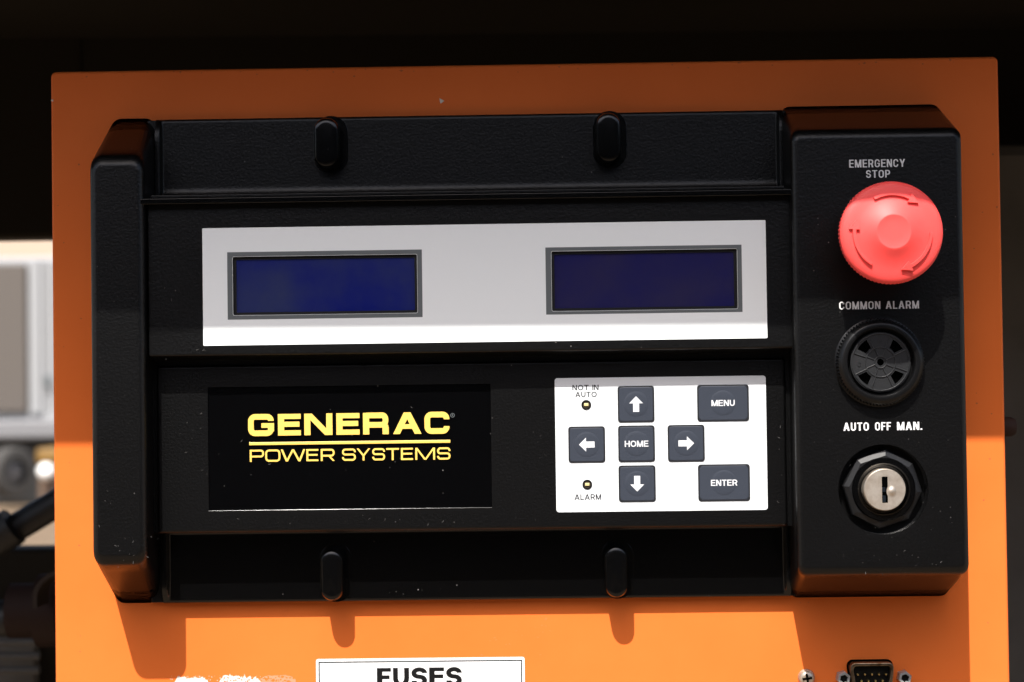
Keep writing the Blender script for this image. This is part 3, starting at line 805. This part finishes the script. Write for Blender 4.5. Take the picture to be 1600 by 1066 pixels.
def arc_arrow(a0, a1):
    """raised arrow along an arc, clockwise from angle a0 to a1 (degrees)"""
    bm = bmesh.new(); n = 22; rm = 14.0; hw = .68; up = 1.0; rows = []
    def vv(r, a, e): return bm.verts.new((r*math.cos(R(a)), -(cap_h(r)+e), r*math.sin(R(a))))
    sg = 1 if a1 > a0 else -1; head = 15
    for i in range(n+1):
        a = a0 + (a1-a0-sg*head)*i/n; w_ = hw*(.75+.25*i/n)
        rows.append([vv(rm-w_, a, -.2), vv(rm-w_*.85, a, up), vv(rm+w_*.85, a, up), vv(rm+w_, a, -.2)])
    for A, B in zip(rows, rows[1:]):
        for i in range(3): bm.faces.new((A[i], A[i+1], B[i+1], B[i]))
    bm.faces.new(rows[0]); bm.faces.new(rows[-1][::-1])
    ah = a1-sg*head
    t0 = [vv(rm-1.9, ah, up), vv(rm+1.9, ah, up), vv(rm+.1, a1, up)]; b0_ = [vv(rm-2.0, ah, -.3), vv(rm+2.0, ah, -.3), vv(rm+.1, a1+sg*.5, -.3)]
    bm.faces.new(t0)
    for i in range(3): bm.faces.new((b0_[i], b0_[(i+1) % 3], t0[(i+1) % 3], t0[i]))
    return bm_me(bm)
for a0, a1 in ((118, 48), (-2, -78), (236, 160)):
    link('raised_arrow', arc_arrow(a0, a1), 'red', es_, (ex, -ch, ez), None, True)

# buzzer
qx, qz = P(1378.5, 566, HT+6); kk = scl(HT+4)
bz = link('alarm_buzzer', bm_me(lathe_bm([(16.9, 0), (16.9, .2), (16.6, .5), (16.6, 2.9), (16.2, 3.4), (14.9, 4.5), (14.3, 4.8), (12.9, 4.6), (12.6, 4.2), (12.3, 1.4), (11.7, 1.0), (11.4, 1.0), (11.2, 1.6)], 160, teeth={2: .75, 3: .75, 4: .5})), 'buzzdark', con, (qx, -HT, qz), 'round knurled alarm buzzer with slotted grille', True)
gr_h = 2.6
holes = []
def sector(a, w_, r0, r1):
    o_ = [(r1*math.cos(R(a-w_+2*w_*i/8)), r1*math.sin(R(a-w_+2*w_*i/8))) for i in range(9)]
    i_ = [(r0*math.cos(R(a+w_*.8-1.6*w_*i/6)), r0*math.sin(R(a+w_*.8-1.6*w_*i/6))) for i in range(7)]
    return o_+i_
for a in (45, 135, 225, 318): holes.append(sector(a, 15, 6.3, 9.9))
disc = link('grille', flat_me([circ(0, 0, 11.3, 72)], gr_h-2.0, holes+[circ(0, 0, 1.3, 24)]), 'buzz', bz, (qx, -HT-2.0, qz))
link('grille_cavity', flat_me([circ(0, 0, 11.2, 48)], .2), 'void', bz, (qx, -HT-.2, qz))
pol = ribbon(circ(0, 0, 5.6, 48), .35, True)+ribbon(circ(0, 0, 2.2, 32), .35, True)+ribbon(circ(0, 0, 10.7, 60), .4, True)
for i in range(8):
    a = R(22.5+45*i); pol.append([(2.2*math.cos(a)-.13*math.sin(a), 2.2*math.sin(a)+.13*math.cos(a)), (5.6*math.cos(a)-.13*math.sin(a), 5.6*math.sin(a)+.13*math.cos(a)), (5.6*math.cos(a)+.13*math.sin(a), 5.6*math.sin(a)-.13*math.cos(a)), (2.2*math.cos(a)+.13*math.sin(a), 2.2*math.sin(a)-.13*math.cos(a))])
    if True:
        a += R(3); pol.append([(5.6*math.cos(a)-.15*math.sin(a), 5.6*math.sin(a)+.15*math.cos(a)), (10.6*math.cos(a)-.15*math.sin(a), 10.6*math.sin(a)+.15*math.cos(a)), (10.6*math.cos(a)+.15*math.sin(a), 10.6*math.sin(a)-.15*math.cos(a)), (5.6*math.cos(a)+.15*math.sin(a), 5.6*math.sin(a)-.15*math.cos(a))])
link('grille_rib', bev_flat(pol, .35, .08), 'buzz', bz, (qx, -HT-gr_h, qz))
for ch_, (ax, az) in (('D', (-.2, 8.1)), ('C', (-8.0, -.6)), ('I', (8.2, .2))):
    pol = [[(a*1.9-.6+ax, b*1.9-.95+az) for a, b in q] for q in glyph(ch_, .62, .2, .18, .3, .3)]
    link('embossed_letter', flat_me(pol, .25), 'buzz', bz, (qx, -HT-gr_h, qz))

# key switch in its round recess
sw = link('key_switch', bm_me(lathe_bm([(63/kk, 0), (63/kk, 3.9), (61/kk, 4.7), (53/kk, 5.5), (46/kk, 5.5)], 8, a0=R(-5))), 'nut', con, (kx+.2, -HT+7, kz), 'key switch with nickel face and black faceted nut')
sw.data.shade_flat()
link('bezel_ring', bm_me(lathe_bm([(50/kk, 5.0), (49.5/kk, 5.9), (48/kk, 6.3), (41/kk, 6.4), (39/kk, 6.0), (37.5/kk, 4.4), (34/kk, 4.2)], 64)), 'gloss', sw, (kx+.4, -HT+7, kz), None, True)
fxk, fzk = P(1383, 765.5, HT+2)
kf = bm_me(lathe_bm([(33.2/kk, 0), (33.2/kk, 4.3), (32.4/kk, 4.8), (31.2/kk, 5.0)], 64))
link('lock_barrel', kf, 'steel', sw, (fxk, -HT+3.6, fzk), None, True)
k = kk
slot = rrect(-4.6/k, -20.5/k, 4.6/k, 20.5/k, .25, 3)
# face sheet: disc with slot and dent
link('lock_face', flat_me([circ(0, 0, 31.6/k, 64)], .35, [slot]), 'steel', sw, (fxk, -HT-1.3, fzk))
link('slot_cavity', flat_me([rrect(-6/k, -22/k, 6/k, 22/k, .2, 3)], .1), 'void', sw, (fxk, -HT-1.05, fzk))
link('slot_ward', flat_me([rrect(-4.2/k, -3.4/k, .8/k, 4/k, .3, 3), rrect(-4.0/k, -19/k, 1.0/k, -9/k, .2, 2)], .3), mat('blued steel', (.10, .13, .17), .3, metal=1), sw, (fxk, -HT-1.25, fzk))
bm = bmesh.new(); n = 28; rs = []
for r_, h_ in ((2.7, .02), (2.1, -.0), (1.4, .18), (.9, .34), (.45, .42)):
    rs.append([bm.verts.new((r_*.75*math.cos(2*math.pi*i/n), -h_, r_*math.sin(2*math.pi*i/n))) for i in range(n)])
for A, B in zip(rs, rs[1:]):
    for i in range(n): bm.faces.new((A[i], A[(i+1) % n], B[(i+1) % n], B[i]))
bm.faces.new(rs[-1])
link('burr', bm_me(bm), 'steel', sw, (fxk+2.6, -HT-1.65, fzk-.6), None, True)

# ------------------------------------------------------------------ things on the lower orange sheet
fl = P(493.7, 1030)[0]; fr = P(819.6, 1026)[0]; ftp = (P(493.7, 1030)[1]+P(819, 1026.4)[1])/2
fcx = (fl+fr)/2; fw = (fr-fl)/2; fh = 22.
lab = thing('fuses_label', (fcx/1000, 0, (ftp-fh)/1000), 'white FUSES sticker with thin dark outline, low on the orange box', 'label'); WL[lab.name] = Vector(lab.location)
link('sticker', flat_me([rrect(-fw, -fh, fw, 0, .9, 4)], .12), 'labelwhite', lab, (fcx, 0, ftp))
link('outline', flat_me([rrect(-fw+1.0, -fh+1.0, fw-1.0, -1.1)], .02, [rrect(-fw+1.5, -fh+1.5, fw-1.5, -1.6)]), 'labelline', lab, (fcx, -.12, ftp))
x, z = P(655.5, 1057.8)
link('lettering', flat_me(word_polys('FUSES', 'heavy', 133/3.9, 29/3.9), .02), 'blacktext', lab, (x, -.12, z))

def hexnut(px, py, label):
    x, z = P(px, py, 4)
    t = thing('jack_nut', (x/1000, 0, z/1000), label, 'nut', 'hex jack nuts beside the serial port'); WL[t.name] = Vector(t.location)
    link('hex_body', bm_me(lathe_bm([(2.75, 0), (2.75, 4.2), (2.5, 4.7), (1.75, 4.75), (1.55, 4.5), (1.5, 2.5), (0, 2.4)], 6, a0=R(18))), 'zinc', t, (x, 0, z))
    link('thread_bore', bm_me(lathe_bm([(1.62, 4.77), (1.5, 4.6), (1.45, 4.2), (1.3, 3.6), (0, 3.5)], 24)), 'insul', t, (x, 0, z), None, True)
hexnut(1318.5, 1060.5, 'grey hex nut at the left end of the serial port')
hexnut(1414, 1059.5, 'grey hex nut at the right end of the serial port')
x, z = P(1261, 1060, 2)
t_ = thing('panel_screw', (x/1000, 0, z/1000), 'round worn cross-head screw left of the serial port', 'screw'); WL[t_.name] = Vector(t_.location)
cross = [[(-1.9, -.42), (1.9, -.42), (1.9, .42), (-1.9, .42)], [(-.42, -1.9), (.42, -1.9), (.42, 1.9), (-.42, 1.9)]]
c_, s_ = math.cos(R(8)), math.sin(R(8)); cross = [[(a*c_-b*s_, a*s_+b*c_) for a, b in q] for q in cross]
link('screw_head', bm_me(lathe_bm([(3.4, 0), (3.4, .6), (3.1, 1.4), (2.4, 2.2), (1.4, 2.65), (0, 2.8)], 36)), 'chrome', t_, (x, 0, z), None, True)
link('cross_slot', flat_me(cross, .25), 'void', t_, (x, -2.58, z))
x, z = P(1363, 1037.5, 6); z -= 5.2
t_ = thing('serial_port', (x/1000, 0, z/1000), 'nine pin serial port with tarnished metal shell between two hex nuts', 'connector'); WL[t_.name] = Vector(t_.location)
def dshape(g):
    pts = [(-8.6+g*1.0, 5.2-g), (8.6-g*1.0, 5.2-g), (7.3-g*1.0, -4.4+g), (-7.3+g*1.0, -4.4+g)]
    out = rpath(pts, 2.2-g*.6, 2.2-g*.6, True, 5); return out
link('shell', bev_flat([dshape(-.3)], 5.6, .3, [dshape(.95)]), 'shell', t_, (x, 0, z))
link('shell_liner', bev_flat([dshape(-.85)], 1.2, .3), 'void', t_, (x, 0, z))
link('insulator', flat_me([dshape(.9)], 2.6), 'insul', t_, (x, 0, z))
for r_, n_ in ((1.25, 5), (-1.35, 4)):
    for i in range(n_):
        link('pin', bm_me(lathe_bm([(.5, 0), (.5, 2.2), (.38, 2.5), (0, 2.6)], 12)), 'gold', t_, (x + (i-(n_-1)/2)*2.76, -2.6, z+r_-.3), None, True)

# ------------------------------------------------------------------ loose dust flecks lying on the console
rnd = random.Random(21)
bm = bmesh.new()
spots = []
for (px, py, sx, sy, n, h) in ((315, 547, 12, 1, 8, HD), (330, 705, 8, 12, 12, HK), (300, 660, 22, 70, 14, HK), (560, 815, 190, 8, 22, HK), (205, 860, 22, 20, 22, HC),
        (160, 800, 14, 60, 8, HC), (240, 810, 6, 60, 6, HC-14), (545, 700, 150, 60, 22, HN+.15), (840, 700, 14, 90, 16, HK), (1220, 700, 5, 110, 10, HK),
        (1380, 870, 70, 25, 30, HT), (1300, 700, 40, 120, 16, HT), (1470, 780, 25, 90, 12, HT), (1250, 770, 6, 110, 14, HT-2.3), (700, 925, 300, 6, 14, HB+.1),
        (260, 480, 14, 60, 6, HD), (1300, 330, 40, 60, 8, HT), (180, 420, 22, 120, 8, HC)):
    for i in range(int(n*.6)):
        spots.append((rnd.gauss(px, sx*.7), rnd.gauss(py, sy*.7), h))
for px, py, h in spots:
    x, z = P(px, py, h)
    if (324 < px < 770 and 604 < py < 797) != (h == HN+.15) and abs(h-HK) < 1: continue
    if 866 < px < 1198 and 590 < py < 802: continue
    a = rnd.uniform(0, 6.28); l = rnd.choice((.10, .12, .16, .22, .5)); w_ = rnd.uniform(.045, .09)
    c, s_ = math.cos(a), math.sin(a); k_ = rnd.uniform(-.5, .5)*l
    pts = [(-l, -w_), (0, -w_+k_), (l, -w_*.4), (l, w_*.4), (0, w_+k_), (-l, w_)]
    b_ = [bm.verts.new((x+q[0]*c-q[1]*s_, -h-.035, z+q[0]*s_+q[1]*c)) for q in pts]
    t_v = [bm.verts.new((v_.co.x, v_.co.y-.04, v_.co.z)) for v_ in b_]
    bm.faces.new(t_v)
    for i in range(6): bm.faces.new((b_[i], b_[(i+1) % 6], t_v[(i+1) % 6], t_v[i]))
d_ = link('dust', bm_me(bm), mat('pale dust', (.085, .082, .078), .9), con, (0, 0, 0)); d_['kind'] = 'stuff'
